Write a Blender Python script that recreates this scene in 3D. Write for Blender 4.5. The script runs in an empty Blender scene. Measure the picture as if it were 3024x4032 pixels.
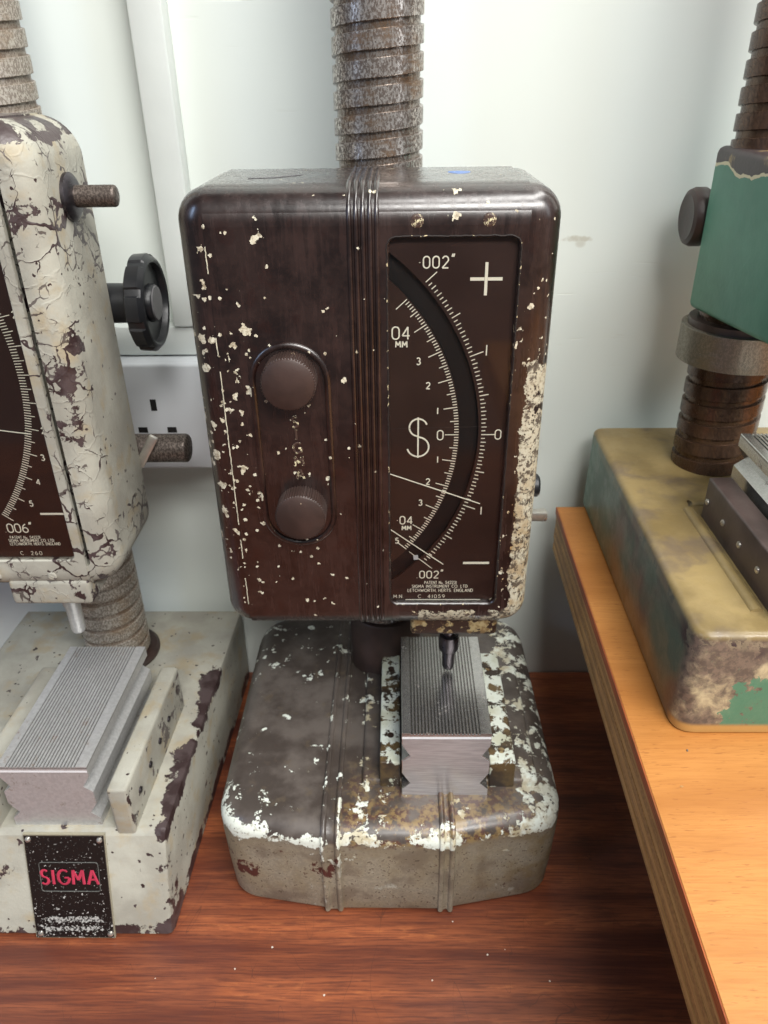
import bpy, bmesh, math, random
from math import sin, cos, pi, radians, atan2, hypot
from mathutils import Vector, Matrix

random.seed(7)
S = bpy.context.scene
COL = S.collection

# ------------------------------------------------------------------ camera
cam_d = bpy.data.cameras.new('camera')
cam = bpy.data.objects.new('camera', cam_d)
COL.objects.link(cam)
S.camera = cam
cam_d.sensor_width = 36.0
cam_d.sensor_fit = 'AUTO'
cam_d.lens = 26.92
cam_d.clip_start = 0.01
cam_d.clip_end = 50
cam.matrix_world = Matrix(((0.9998, 0.0036, 0.0175, 0.0),
                           (0.0134, 0.4945, -0.8691, 0.0),
                           (-0.0118, 0.8692, 0.4943, 0.474),
                           (0, 0, 0, 1)))
cam_d.dof.use_dof = True
cam_d.dof.focus_distance = 0.36
cam_d.dof.aperture_fstop = 20.0

# ------------------------------------------------------------------ world + lamps
W = bpy.data.worlds.new('World')
S.world = W
W.use_nodes = True
bg = W.node_tree.nodes['Background']
bg.inputs[0].default_value = (0.92, 0.96, 1.0, 1)
bg.inputs[1].default_value = 0.13


def area(name, loc, target, sx, sy, power, color):
    l = bpy.data.lights.new(name, 'AREA')
    l.shape = 'RECTANGLE'
    l.size, l.size_y = sx, sy
    l.energy = power
    l.color = color
    o = bpy.data.objects.new(name, l)
    COL.objects.link(o)
    o.location = loc
    d = Vector(target) - Vector(loc)
    o.rotation_euler = d.to_track_quat('-Z', 'Y').to_euler()
    return o


# two ceiling fittings, and the windows on either side of the room
area('ceiling_lamp', (0.55, 0.10, 1.75), (0.15, 0.40, 0.2), 1.7, 0.30, 28, (1.0, 0.985, 0.95))
area('ceiling_lamp', (0.66, -0.90, 1.55), (0.05, 0.40, 0.25), 1.5, 0.40, 53, (1.0, 0.985, 0.95))
area('window_light', (-1.5, -0.60, 1.15), (0.0, 0.45, 0.30), 0.20, 0.9, 7, (0.50, 0.68, 1.0))
area('window_light', (1.55, -0.45, 0.95), (0.0, 0.45, 0.25), 0.30, 1.0, 3.0, (0.90, 0.95, 1.0))

S.view_settings.view_transform = 'Standard'
S.view_settings.look = 'None'
S.view_settings.exposure = 0.0
S.view_settings.gamma = 1.0


# ------------------------------------------------------------------ colours + node language
def lin(r, g, b):
    f = lambda c: (c / 255 / 12.92) if c / 255 <= 0.04045 else ((c / 255 + 0.055) / 1.055) ** 2.4
    return (f(r), f(g), f(b), 1.0)


class G:
    t = None


def sock(n, i, v):
    if isinstance(v, E_):
        G.t.links.new(v.s, n.inputs[i])
    elif isinstance(v, (tuple, list)):
        n.inputs[i].default_value = v
    else:
        n.inputs[i].default_value = v


class E_:
    def __init__(self, s): self.s = s
    def __add__(a, b): return m_('ADD', a, b)
    def __radd__(a, b): return m_('ADD', b, a)
    def __sub__(a, b): return m_('SUBTRACT', a, b)
    def __rsub__(a, b): return m_('SUBTRACT', b, a)
    def __mul__(a, b): return m_('MULTIPLY', a, b)
    def __rmul__(a, b): return m_('MULTIPLY', b, a)
    def __truediv__(a, b): return m_('DIVIDE', a, b)


def m_(op, *a):
    n = G.t.nodes.new('ShaderNodeMath')
    n.operation = op
    for i, v in enumerate(a):
        sock(n, i, v)
    return E_(n.outputs[0])


def mx(a, b): return m_('MAXIMUM', a, b)
def mn(a, b): return m_('MINIMUM', a, b)


def sm(v, lo, hi, a=0.0, b=1.0):
    n = G.t.nodes.new('ShaderNodeMapRange')
    n.interpolation_type = 'SMOOTHSTEP'
    rev = lo > hi
    if rev:
        lo, hi, a, b = hi, lo, b, a
    sock(n, 0, v); sock(n, 1, lo); sock(n, 2, hi); sock(n, 3, a); sock(n, 4, b)
    return E_(n.outputs[0])


def box1(v, a, b, s):
    return sm(v, a - s, a + s) * sm(v, b + s, b - s)


def coords():
    n = G.t.nodes.new('ShaderNodeTexCoord')
    p = E_(n.outputs['Object'])
    q = G.t.nodes.new('ShaderNodeSeparateXYZ')
    sock(q, 0, p)
    return p, E_(q.outputs[0]), E_(q.outputs[1]), E_(q.outputs[2])


def vec(x, y, z):
    n = G.t.nodes.new('ShaderNodeCombineXYZ')
    sock(n, 0, x); sock(n, 1, y); sock(n, 2, z)
    return E_(n.outputs[0])


def noise(p, scale, detail=4.0, rough=0.55, dist=0.0):
    n = G.t.nodes.new('ShaderNodeTexNoise')
    sock(n, 'Vector', p)
    n.inputs['Scale'].default_value = scale
    n.inputs['Detail'].default_value = detail
    n.inputs['Roughness'].default_value = rough
    n.inputs['Distortion'].default_value = dist
    return E_(n.outputs[0])


def noisec(p, scale, amt):
    """coordinates shaken by a colour noise"""
    n = G.t.nodes.new('ShaderNodeTexNoise')
    sock(n, 'Vector', p)
    n.inputs['Scale'].default_value = scale
    n.inputs['Detail'].default_value = 3.0
    s = G.t.nodes.new('ShaderNodeVectorMath'); s.operation = 'SUBTRACT'
    G.t.links.new(n.outputs['Color'], s.inputs[0]); s.inputs[1].default_value = (.5, .5, .5)
    k = G.t.nodes.new('ShaderNodeVectorMath'); k.operation = 'SCALE'
    G.t.links.new(s.outputs[0], k.inputs[0]); k.inputs['Scale'].default_value = amt
    a = G.t.nodes.new('ShaderNodeVectorMath'); a.operation = 'ADD'
    sock(a, 0, p); G.t.links.new(k.outputs[0], a.inputs[1])
    return E_(a.outputs[0])


def voro(p, scale, feature='F1'):
    n = G.t.nodes.new('ShaderNodeTexVoronoi')
    n.feature = feature
    sock(n, 'Vector', p)
    n.inputs['Scale'].default_value = scale
    if feature == 'DISTANCE_TO_EDGE':
        return E_(n.outputs['Distance']), None, None
    q = G.t.nodes.new('ShaderNodeSeparateColor')
    G.t.links.new(n.outputs['Color'], q.inputs[0])
    return E_(n.outputs['Distance']), E_(q.outputs[0]), E_(q.outputs[1])


def mix(f, a, b):
    n = G.t.nodes.new('ShaderNodeMix')
    n.data_type = 'RGBA'
    sock(n, 0, f); sock(n, 6, a); sock(n, 7, b)
    return E_(n.outputs[2])


def flakes(p, dens, scale, wob=0.35, size=0.42):
    """small irregular chips: one per voronoi cell, kept where a random number is under dens"""
    q = noisec(p, scale * 1.6, wob / scale)
    d, r1, r2 = voro(q, scale)
    rad = sm(r2, 0, 1, 0.12, size)
    keep = m_('LESS_THAN', r1, dens)
    return m_('LESS_THAN', d, rad) * keep


def material(name, build):
    m = bpy.data.materials.new(name)
    m.use_nodes = True
    G.t = m.node_tree
    b = m.node_tree.nodes['Principled BSDF']
    r = build()
    sock(b, 'Base Color', r['c'])
    sock(b, 'Roughness', r.get('r', 0.5))
    sock(b, 'Metallic', r.get('m', 0.0))
    if 'coat' in r:
        sock(b, 'Coat Weight', r['coat']); sock(b, 'Coat Roughness', r.get('cr', 0.2))
    if 'spec' in r:
        sock(b, 'Specular IOR Level', r['spec'])
    if 'bump' in r:
        n = G.t.nodes.new('ShaderNodeBump')
        n.inputs['Strength'].default_value = r.get('bs', 0.6)
        n.inputs['Distance'].default_value = r.get('bd', 0.001)
        sock(n, 'Height', r['bump'])
        G.t.links.new(n.outputs[0], b.inputs['Normal'])
    return m


def plain(name, rgb, rough=0.5, metal=0.0, var=0.12, sc=60, bd=0.0002):
    def f():
        p, x, y, z = coords()
        n = noise(p, sc, 5)
        c = lin(*rgb)
        lo = tuple(v * (1 - var) for v in c[:3]) + (1,)
        hi = tuple(min(1, v * (1 + var)) for v in c[:3]) + (1,)
        return dict(c=mix(sm(n, .3, .7), lo, hi), r=sm(n, .2, .8, rough * .85, min(1, rough * 1.15)), m=metal,
                    bump=noise(p, sc * 12, 2), bd=bd, bs=.5)
    return material(name, f)


# ---- the brown instrument's casing: dark phenolic brown with cream flakes
CREAM = lin(208, 203, 182)
TAN = lin(168, 138, 92)


def b_casing():
    p, x, y, z = coords()
    n1 = noise(noisec(p, 60, .01), 48, 8, .66)
    n2 = noise(p, 300, 5, .65)
    n3 = noise(vec(x * 1.0, y, z * 0.12), 260, 4, .6)
    base = mix(sm(n1, .40, .62), lin(22, 10, 8), lin(37, 22, 18))
    base = mix(sm(n2, .45, .75) * .4, base, lin(52, 35, 31))
    base = mix(sm(n3, .50, .68) * .40, base, lin(54, 34, 29))
    base = mix(sm(noise(p, 70, 6, .6), .56, .66) * .6, base, lin(34, 12, 7))
    # chips
    lm = box1(x, -.115, -.074, .008) * box1(z, .235, .375, .02)
    mid = box1(z, .25, .39, .03) * box1(x, -.10, -.03, .02)
    rm = sm(x, .055, .066) * sm(z, .41, .38)
    low = sm(z, .235, .21)
    dens = .010 + lm * .22 + mid * .035 + rm * .14 + low * .03
    f1 = flakes(p, dens, 190, 1.1, .56)
    f2 = flakes(p, .012 + lm * .06 + mid * .03 + rm * .15, 520, .9, .5)
    f3 = flakes(p, .006 + lm * .10, 110, 1.2, .40)
    # heavy loss down the right edge and at the lower right lip
    big = noise(noisec(p, 120, .004), 60, 7, .68)
    edge = sm(x, .0585, .0655) * sm(x, .098, .078)
    cover = edge * sm(z, .396, .325) * .30 + sm(x, .008, .014) * sm(z, .2068, .2030) * .335 * sm(x, .074, .060)
    cover = cover + sm(x, .0590, .0660) * sm(z, .33, .27) * .07
    big = m_('GREATER_THAN', big + cover, .752)
    pits = m_('LESS_THAN', voro(noisec(p, 400, .0012), 420)[0], .22)
    big = big * (1 - pits)
    chip = mx(mx(f1, f2), mx(f3, big))
    brownish = sm(noise(p, 110, 4), .42, .62) * (0.25 + sm(z, .315, .245) * .9 * sm(x, .05, .062))
    cc = mix(mn(brownish, 1.0), CREAM, TAN)
    cc = mix(sm(noise(p, 420, 4, .7), .46, .62) * .75, cc, lin(112, 94, 68))
    cc = mix(big * .55, cc, lin(150, 142, 122))
    cc = mix(big * sm(noise(p, 210, 6, .75), .50, .57) * .85, cc, lin(52, 36, 27))
    h = chip * 1.0 + n2 * .12 + noise(p, 900, 2) * .05 + big * noise(p, 500, 4) * 1.2
    return dict(c=mix(chip, base, cc), r=mx(sm(n1, .3, .7, .27, .40), chip * .75), bump=h, bd=.0004, bs=.8, spec=.5, coat=(1 - chip) * 1.0, cr=sm(n3, .35, .65, .17, .30))


# ---- base of the brown instrument
def b_base():
    p, x, y, z = coords()
    q = noisec(p, 90, .006)
    n1 = noise(p, 30, 6, .6)
    n2 = noise(q, 66, 9, .70)
    n3 = noise(p, 420, 4, .6)
    n4 = noise(q, 90, 6, .6)
    front = sm(z, .0675, .0650)
    khaki = mix(sm(n3, .38, .66), lin(132, 124, 108), lin(154, 145, 126))
    khaki = mix(sm(n1, .42, .65) * .5, khaki, lin(128, 114, 86))
    khaki = mix(sm(noise(p, 42, 4), .50, .64) * .55, khaki, lin(96, 84, 72))
    khaki = mix(sm(noise(p, 420, 4, .65), .58, .64) * .8, khaki, lin(66, 52, 42))
    khaki = mix(sm(x, .03, .09) * sm(noise(p, 60, 5), .42, .6) * .5, khaki, lin(120, 100, 62))
    khaki = mix(sm(z, .052, .066) * .45, khaki, lin(98, 86, 72))  # brown gloss sheen below the top edge, put into the colour
    dark = mix(sm(n1, .40, .65), lin(66, 58, 53), lin(96, 88, 82))
    dark = mix(sm(n4, .55, .72) * .6, dark, lin(96, 84, 68))
    base = mix(front, dark, khaki)
    brown = lin(74, 38, 32)
    bm = noise(q, 62, 7, .66) + box1(x, -.062, -.034, .006) * box1(z, .035, .066, .010) * .12 \
        + box1(x, -.115, -.085, .006) * box1(z, .025, .05, .006) * .10
    base = mix(front * sm(bm, .655, .662), base, brown)
    # white losses
    rim = box1(z, .0620, .0715, .003) * sm(y, .345, .33)
    corner = sm(x, -.060, -.105) * sm(y, .36, .325) * sm(z, .055, .066)
    plinth = box1(x, -.036, .098, .008) * sm(y, .372, .30) * sm(z, .060, .068)
    right = sm(x, .070, .082) * sm(z, .05, .066)
    back = sm(y, .40, .46) * sm(z, .06, .07)
    bias = rim * .098 * sm(noise(p, 55, 4), .36, .52, .55, 1.15) + corner * .105 + plinth * .07 + right * .095 + back * .03 + box1(x, -.027, -.018, .002) * sm(z, .07, .075) * .09 * sm(y, .45, .43)
    be = box1(x, -.0485, -.0460, .0008) + box1(x, -.0378, -.0358, .0008)
    bias = bias + be * sm(y, .46, .40) * .10
    w = m_('GREATER_THAN', n2 + bias, .640)
    w2 = flakes(p, .014 + back * .03 + right * .1, 180, 1.0, .5)
    pits = m_('LESS_THAN', voro(noisec(p, 300, .002), 260)[0], .17)
    w = mx(w * (1 - pits), w2) * (1 - front * .75 * sm(z, .055, .045))
    yel = box1(x, -.035, .09, .02) * sm(z, .03, .06) * sm(n4, .40, .58)
    wc = mix(yel * .75, lin(216, 221, 210), lin(164, 142, 94))
    wc = mix(sm(noise(p, 330, 4, .7), .52, .66) * .55, wc, lin(140, 130, 104))
    # grime round the plinth
    gr = plinth * sm(noise(p, 95, 7, .68), .42, .54)
    base = mix(gr * .95, base, mix(sm(noise(p, 210, 5, .7), .44, .56), lin(140, 116, 74), lin(84, 54, 46)))
    h = w * 1.0 + n3 * .25 + n2 * .3
    return dict(c=mix(w, base, wc), r=mx(sm(n1, .3, .7, .34, .50), mx(w * .7, front * .55)), bump=h, bd=.0006, bs=.8, spec=.5, coat=(1 - w) * (1 - front) * .4, cr=.25)


# ---- cream crackled paint over dark brown
def b_crackle(dark_top=None, ck=1.0):
    def f():
        p, x, y, z = coords()
        q = noisec(p, 60, .012)
        n1 = noise(p, 25, 5)
        n2 = noise(p, 500, 4, .6)
        n3 = noise(q, 38, 9, .68)
        cream = mix(sm(n1, .35, .65), lin(146, 143, 132), lin(168, 166, 154))
        cream = mix(sm(noise(p, 60, 4), .50, .72) * .5, cream, lin(158, 138, 100))
        spk = mx(flakes(p, .05, 150, 1.1, .34), flakes(p, .05, 380, .9, .4))
        dark = mix(sm(noise(p, 90, 4), .4, .6), lin(52, 38, 38), lin(74, 62, 62))
        e = voro(noisec(p, 90, .012), 62, 'DISTANCE_TO_EDGE')[0]
        crack = m_('LESS_THAN', e, sm(noise(p, 34, 3), .45, .68, .0, .085)) * ck
        e2 = voro(noisec(p, 200, .004), 110, 'DISTANCE_TO_EDGE')[0]
        crack2 = m_('LESS_THAN', e2, sm(noise(p, 70, 3), .50, .66, .0, .07)) * ck
        flank = 1 - sm(y, .385, .392) * sm(x, -.175, -.168) * sm(z, .40, .37) * sm(z, .235, .26) * .75
        crack = crack * m_('GREATER_THAN', flank, .5); crack2 = crack2 * m_('GREATER_THAN', flank, .5); lift_k = flank
        bias = dark_top(x, y, z) - (1 - flank) * .09 * ck
        loss = m_('GREATER_THAN', n3 + bias, .675)
        lo = mx(mx(loss, spk), mx(crack, crack2 * .8))
        lift = sm(e, .06, .0) * .22 * ck * lift_k
        h = (1 - lo) * .9 + lift + n2 * .30 + noise(p, 300, 3) * .25
        return dict(c=mix(lo, cream, dark), r=mix(lo, (.62,) * 3 + (1,), (.36,) * 3 + (1,)), bump=h, bd=.0007, bs=.8)
    return f


def head_bias(x, y, z):
    return box1(x, -.184, -.166, .004) * sm(y, .388, .374) * .085 + sm(z, .445, .452) * .2 + sm(z, .228, .218) * .04


def lbase_bias(x, y, z):
    right = sm(x, -.160, -.148) * sm(z, .064, .0725) * sm(y, .50, .42)
    foot = sm(z, .016, .006)
    edge = sm(x, -.154, -.146) * sm(y, .320, .308) * .11
    return right * .17 + foot * .2 + edge + sm(x, -.150, -.140) * sm(z, .050, .070) * .07 * sm(y, .5, .4)


# ---- steel
def b_steel(ztop=None, scale=1.0, rust=.25, tint=(168, 166, 164), rough=.3, metal=1.0, bd=.0001):
    def f():
        p, x, y, z = coords()
        n1 = noise(vec(x, y * .45, z), 110, 7, .7)
        n2 = noise(p, 500, 4, .6)
        c = mix(sm(n2, .35, .65), lin(*[int(v * .93) for v in tint]), lin(*tint))
        if ztop:
            c = mix(box1(z, ztop - .0015, ztop - .0005, .0001) * .55, c, lin(66, 56, 48))
        rr = sm(n1 + (n2 - .5) * .3, .64 - rust * .3, .78 - rust * .3)
        c = mix(rr * .75, c, lin(104, 78, 54))
        return dict(c=c, m=mx(1 - rr * .7, 0.0) * metal, r=mx(sm(n2, .2, .8, rough * .9, rough * 1.1), rr * .6),
                    bump=noise(vec(x * .1, y, z), 900, 2), bd=bd, bs=.4)
    return f


def b_column(dark, light, rusty, rough=.36, metal=.85, ctr=None, R=.0243):
    def f():
        p, x, y, z = coords()
        n1 = noise(p, 40, 5, .6)
        n2 = noise(vec(x, y, z * .6), 900, 5, .72)
        n3 = noise(vec(x * .6, y * .6, z * 3), 120, 4, .6)
        c = mix(sm(n2, .45, .57), lin(*dark), lin(*light))
        c = mix(sm(n1, .47, .66) * sm(n3, .35, .6) * .75, c, lin(*rusty))
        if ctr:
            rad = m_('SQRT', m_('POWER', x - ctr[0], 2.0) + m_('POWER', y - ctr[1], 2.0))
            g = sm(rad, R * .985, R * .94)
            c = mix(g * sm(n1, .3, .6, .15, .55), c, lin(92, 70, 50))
        return dict(c=c, m=sm(n2, .3, .6, metal * .6, metal), r=sm(n2, .35, .65, rough * 1.4, rough * .8),
                    bump=n2, bd=.00006, bs=.5)
    return f


# ---- woods
def b_mahogany():
    p, x, y, z = coords()
    w = noisec(vec(x * .5, y, z), 6, .012)
    ww = noisec(vec(x * .35, y * 1.0, z), 5, .03)
    st = noise(vec(x * .0, y, z), 30, 4, .6)
    q = G.t.nodes.new('ShaderNodeVectorMath'); q.operation = 'MULTIPLY'
    sock(q, 0, ww); q.inputs[1].default_value = (7, 42, 1)
    band = noise(E_(q.outputs[0]), 1.0, 5, .6)
    q2 = G.t.nodes.new('ShaderNodeVectorMath'); q2.operation = 'MULTIPLY'
    sock(q2, 0, w); q2.inputs[1].default_value = (70, 800, 1)
    fine = noise(E_(q2.outputs[0]), 1.0, 4, .65)
    q3 = G.t.nodes.new('ShaderNodeVectorMath'); q3.operation = 'MULTIPLY'
    sock(q3, 0, w); q3.inputs[1].default_value = (150, 330, 1)
    rib = noise(E_(q3.outputs[0]), 1.0, 3, .6)
    c = mix(sm(band, .34, .66), lin(90, 44, 32), lin(160, 90, 56))
    c = mix(sm(fine, .42, .64) * .7, c, lin(80, 40, 30))
    c = mix(sm(rib, .52, .72) * sm(band, .45, .62) * .55, c, lin(186, 112, 66))
    blot = noise(p, 9, 3)
    c = mix(sm(blot, .52, .70) * .45, c, lin(88, 48, 44))
    scr = m_('LESS_THAN', m_('ABSOLUTE', noise(vec(x, y * .25, z), 22, 2, .5, 1.5) - .5), .0012)
    c = mix(scr * .5, c, lin(80, 44, 34))
    return dict(c=c, r=sm(fine, .3, .7, .34, .46), bump=fine * .5 + rib * .25, bd=.0002, bs=.5, coat=.15, cr=.25)


def b_beech():
    p, x, y, z = coords()
    w = noisec(p, 7, .01)
    def st(a, b, c, d):
        q = G.t.nodes.new('ShaderNodeVectorMath'); q.operation = 'MULTIPLY'
        sock(q, 0, w); q.inputs[1].default_value = (a, b, c)
        return noise(E_(q.outputs[0]), 1.0, d, .6)
    band = st(3, 24, 24, 4)
    fine = st(70, 1000, 800, 4)
    dash = st(140, 900, 700, 2)
    c = mix(sm(band, .35, .65), lin(164, 106, 50), lin(186, 127, 66))
    c = mix(sm(fine, .40, .70) * .45, c, lin(156, 98, 46))
    c = mix(sm(dash, .62, .70) * .6, c, lin(140, 84, 40))
    return dict(c=c, r=.42, bump=fine, bd=.00015, bs=.5, coat=.10, cr=.3, spec=.35)


def b_ply(rgb1, rgb2, along):
    def f():
        p, x, y, z = coords()
        q = G.t.nodes.new('ShaderNodeVectorMath'); q.operation = 'MULTIPLY'
        sock(q, 0, p); q.inputs[1].default_value = (900, 12 if along else 500, 900)
        n = noise(E_(q.outputs[0]), 1.0, 4, .6)
        c = mix(sm(n, .35, .68), lin(*rgb1), lin(*rgb2))
        c = mix(sm(noise(p, 30, 3), .5, .7) * .4, c, lin(120, 86, 48))
        return dict(c=c, r=.6, bump=n, bd=.0003, bs=.7)
    return f


def b_wall():
    p, x, y, z = coords()
    q = G.t.nodes.new('ShaderNodeVectorMath'); q.operation = 'MULTIPLY'
    sock(q, 0, noisec(p, 10, .006)); q.inputs[1].default_value = (26, 1, 420)
    g = noise(E_(q.outputs[0]), 1.0, 2, .5)
    line = sm(g, .66, .72) * sm(noise(p, 7, 2), .46, .6)
    n = noise(p, 5, 3)
    c = mix(sm(n, .35, .65), lin(208, 214, 209), lin(214, 220, 214))
    c = mix(line * .30, c, lin(196, 198, 186))
    d = m_('ADD', m_('POWER', (x - .1215) / .010, 2.0), m_('POWER', (z - .3775) / .0022, 2.0))
    smudge = sm(d + (noise(p, 260, 3) - .5) * 2.2, 1.3, .1)
    d2 = m_('ADD', m_('POWER', (x - .124) / .004, 2.0), m_('POWER', (z - .3745) / .003, 2.0))
    smudge = mx(smudge, sm(d2, 1.2, .1) * .7)
    c = mix(smudge * .5, c, lin(150, 140, 116))
    return dict(c=c, r=.45, bump=line * -1.0 + noise(p, 160, 3) * .12, bd=.0003, bs=.6)


# ---- green instrument
def b_green():
    p, x, y, z = coords()
    n = noise(p, 18, 4)
    c = mix(sm(n, .3, .7), lin(62, 122, 98), lin(84, 142, 116))
    q = noisec(p, 70, .01)
    d = noise(q, 26, 5)
    lo = m_('GREATER_THAN', d * .020 + z, .4395)
    edge = m_('GREATER_THAN', d * .020 + z, .4378) * (1 - lo)
    dk = mix(sm(noise(p, 60, 4), .58, .66), lin(58, 48, 48), lin(150, 126, 84))
    c = mix(edge, c, lin(208, 196, 158))
    c = mix(lo, c, dk)
    sp = flakes(p, .02, 130, .4, .24)
    c = mix(sp, c, lin(70, 74, 66))
    return dict(c=c, r=.46, bump=noise(p, 330, 3) * .5 + (1 - lo) * 1.5 + noise(p, 40, 2), bd=.0005, bs=.5)


def b_gbase():
    p, x, y, z = coords()
    q = noisec(p, 60, .012)
    n1 = noise(p, 20, 5)
    n2 = noise(q, 45, 7, .65)
    n3 = noise(p, 300, 4, .6)
    grey = mix(sm(n3, .4, .6), lin(86, 78, 72), lin(110, 98, 88))
    green = lin(70, 124, 100)
    side = mix(sm(noise(p, 16, 3), .42, .60), lin(72, 96, 84), lin(84, 72, 68))
    side = mix(box1(y, .30, .46, .03) * sm(z + (n1 - .5) * .02, .214, .196) * .8, side, lin(150, 108, 58))
    side = mix(sm(y, .40, .45) * .6, side, lin(96, 132, 116))
    # front face
    fr = mix(sm(n2 + box1(x, .138, .158, .008) * box1(z, .200, .245, .008) * .13, .52, .74), grey, lin(190, 178, 144))
    gm = sm(x, .152, .165) * sm(z, .229, .219) * .2 * sm(z, .192, .197)
    fr = mix(m_('GREATER_THAN', noise(noisec(p, 160, .004), 95, 7, .7) + gm, .635) * .9, fr, green)
    fr = mix(sm(z, .1965, .1935), fr, lin(178, 138, 80))
    c = mix(sm(y, .292, .283), side, fr)
    top = mix(sm(n1, .35, .6), lin(118, 100, 64), lin(146, 126, 84))
    top = mix(sm(noise(q, 26, 6) + sm(x, .175, .14) * .08,   .55, .72) * .55, top, lin(84, 72, 72))
    c = mix(sm(z, .2455, .2485), c, top)
    lip = box1(z, .2415, .2475, .002) * m_('GREATER_THAN', n2, .44)
    c = mix(lip * .35, c, lin(150, 142, 116))
    dk = sm(x, .185, .16) * sm(y, .305, .290) * box1(z, .236, .247, .003) * m_('GREATER_THAN', n2, .5)
    c = mix(dk, c, lin(56, 46, 52))
    return dict(c=c, r=sm(n2, .4, .6, .34, .5), bump=n2 + n3 * .3, bd=.0008, bs=.6)


def b_dark(rgb=(70, 58, 56), rough=.4):
    def f():
        p, x, y, z = coords()
        n = noise(p, 45, 5)
        c = mix(sm(n, .35, .65), lin(*[int(v * .75) for v in rgb]), lin(*rgb))
        sp = flakes(p, .02, 260, .7, .3)
        c = mix(sp, c, lin(150, 132, 110))
        return dict(c=c, r=rough, bump=noise(p, 300, 3), bd=.0002, bs=.5)
    return f


def b_rail():
    p, x, y, z = coords()
    q = noisec(p, 140, .005)
    n = noise(q, 100, 8, .70) + sm(z, .094, .0972) * .075
    w = m_('GREATER_THAN', n, .56)
    base = mix(sm(noise(p, 60, 4), .4, .6), lin(52, 42, 34), lin(96, 78, 50))
    wc = mix(sm(noise(p, 50, 3), .45, .65), lin(206, 212, 202), lin(182, 184, 164))
    return dict(c=mix(w, base, wc), r=mx(w * .65, .42), bump=w + noise(p, 500, 3) * .3, bd=.0005, bs=.8)


def b_block():
    p, x, y, z = coords()
    n = noise(noisec(p, 200, .004), 130, 7, .66)
    w = m_('GREATER_THAN', n, .535)
    c = mix(w, lin(46, 30, 22), mix(sm(noise(p, 300, 3), .4, .6), lin(112, 90, 58), lin(150, 134, 98)))
    return dict(c=c, r=.5, bump=w + n, bd=.0005, bs=.8)


def b_nameplate():
    p, x, y, z = coords()
    low = sm(z, .036, .004)
    f = mx(flakes(p, .012 + low * .36, 420, .9, .42), flakes(p, .03 + low * .34, 800, .9, .42))
    row = (box1(z, .0125, .0165, .001) + box1(z, .006, .0095, .001)) * box1(x, -.224, -.187, .002)
    f = mx(f, m_('GREATER_THAN', noise(p, 700, 3, .7) + row * .16, .66))
    edge = mx(mx(sm(x, -.2295, -.2303), sm(x, -.1808, -.1798)), mx(sm(z, .0722, .0735), sm(z, .0018, .0008)))
    c = mix(f, lin(20, 19, 19), lin(176, 176, 172))
    c = mix(mn(edge, 1.0), c, lin(150, 144, 124))
    return dict(c=c, r=.34, bump=f + noise(p, 500, 3) * .4, bd=.0003, bs=.8)


def b_glass():
    pass


M = {}
M['casing'] = material('brown_casing_chipped', b_casing)
M['base'] = material('chipped_base_paint', b_base)
M['head_cream'] = material('crackled_cream_head', b_crackle(head_bias))
M['base_cream'] = material('cream_base_paint', b_crackle(lbase_bias, 0.0))
M['rail_cream'] = material('cream_rail_paint', b_crackle(lambda x, y, z: sm(x, -.1625, -.1605) * sm(z, .108, .106) * .12, 0.0))
M['steel'] = material('ground_steel', b_steel(.1288, rust=.12, tint=(204, 203, 200), rough=.23, metal=.9))
M['steel_r'] = material('right_ground_steel', b_steel(.2970, rust=.12, tint=(204, 203, 200), rough=.23, metal=.9))
M['steel_old'] = material('spotted_steel', b_steel(.1250, rust=.22, tint=(198, 198, 197), rough=.31, metal=.5, bd=.00002))
def b_front():
    p, x, y, z = coords()
    st = noise(vec(x * .05, y, z), 1500, 2)
    c = mix(sm(st, .35, .65), lin(164, 160, 160), lin(184, 180, 180))
    sp = flakes(p, .03, 260, .4, .22)
    c = mix(sp * .7, c, lin(120, 84, 76))
    return dict(c=c, m=.5, r=.24)


M['steel_front'] = material('mirror_steel', b_front)
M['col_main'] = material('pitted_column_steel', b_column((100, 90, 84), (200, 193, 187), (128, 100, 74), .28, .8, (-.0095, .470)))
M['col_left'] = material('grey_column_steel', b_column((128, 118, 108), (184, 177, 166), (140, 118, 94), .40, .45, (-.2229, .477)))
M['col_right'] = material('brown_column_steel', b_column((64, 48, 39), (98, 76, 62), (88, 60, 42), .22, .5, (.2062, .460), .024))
M['mahogany'] = material('mahogany_varnish', b_mahogany)
M['beech'] = material('beech_veneer', b_beech)
M['ply_a'] = material('ply_long_grain', b_ply((176, 132, 76), (206, 160, 98), True))
M['ply_b'] = material('ply_end_grain', b_ply((150, 108, 60), (184, 138, 82), False))
M['lipping'] = material('red_edge_stain', b_ply((150, 74, 40), (190, 104, 54), True))
M['wall'] = material('white_painted_board', b_wall)
M['white'] = plain('white_plastic', (204, 208, 212), .35, 0, .03, 20, .0001)
M['trunk'] = plain('white_trunking', (212, 217, 214), .4, 0, .03, 20, .0001)
M['socket_hole'] = plain('socket_hole_dark', (12, 12, 12), .6)
M['green'] = material('green_enamel', b_green)
M['gbase'] = material('worn_green_base', b_gbase)
M['rail'] = material('rail_paint', b_rail)
M['block'] = material('head_block_paint', b_block)
M['darkrail'] = material('dark_brown_rail', b_dark((84, 70, 66)))
M['tanbead'] = plain('tan_fillet', (168, 126, 76), .45, 0, .25, 60)
M['bak_knob'] = material('brown_knob', b_dark((62, 46, 41), .44))
M['black'] = plain('black_phenolic', (26, 27, 30), .38, 0, .15, 50, .0001)
M['blackcap'] = plain('grey_cap', (92, 90, 92), .5, 0, .1, 50, .0001)
M['dial'] = plain('dial_plate_brown', (48, 29, 24), .45, 0, .12, 30, .00005)
M['dial_in'] = plain('dial_sector_brown', (54, 36, 29), .42, 0, .12, 30, .00005)
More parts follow.
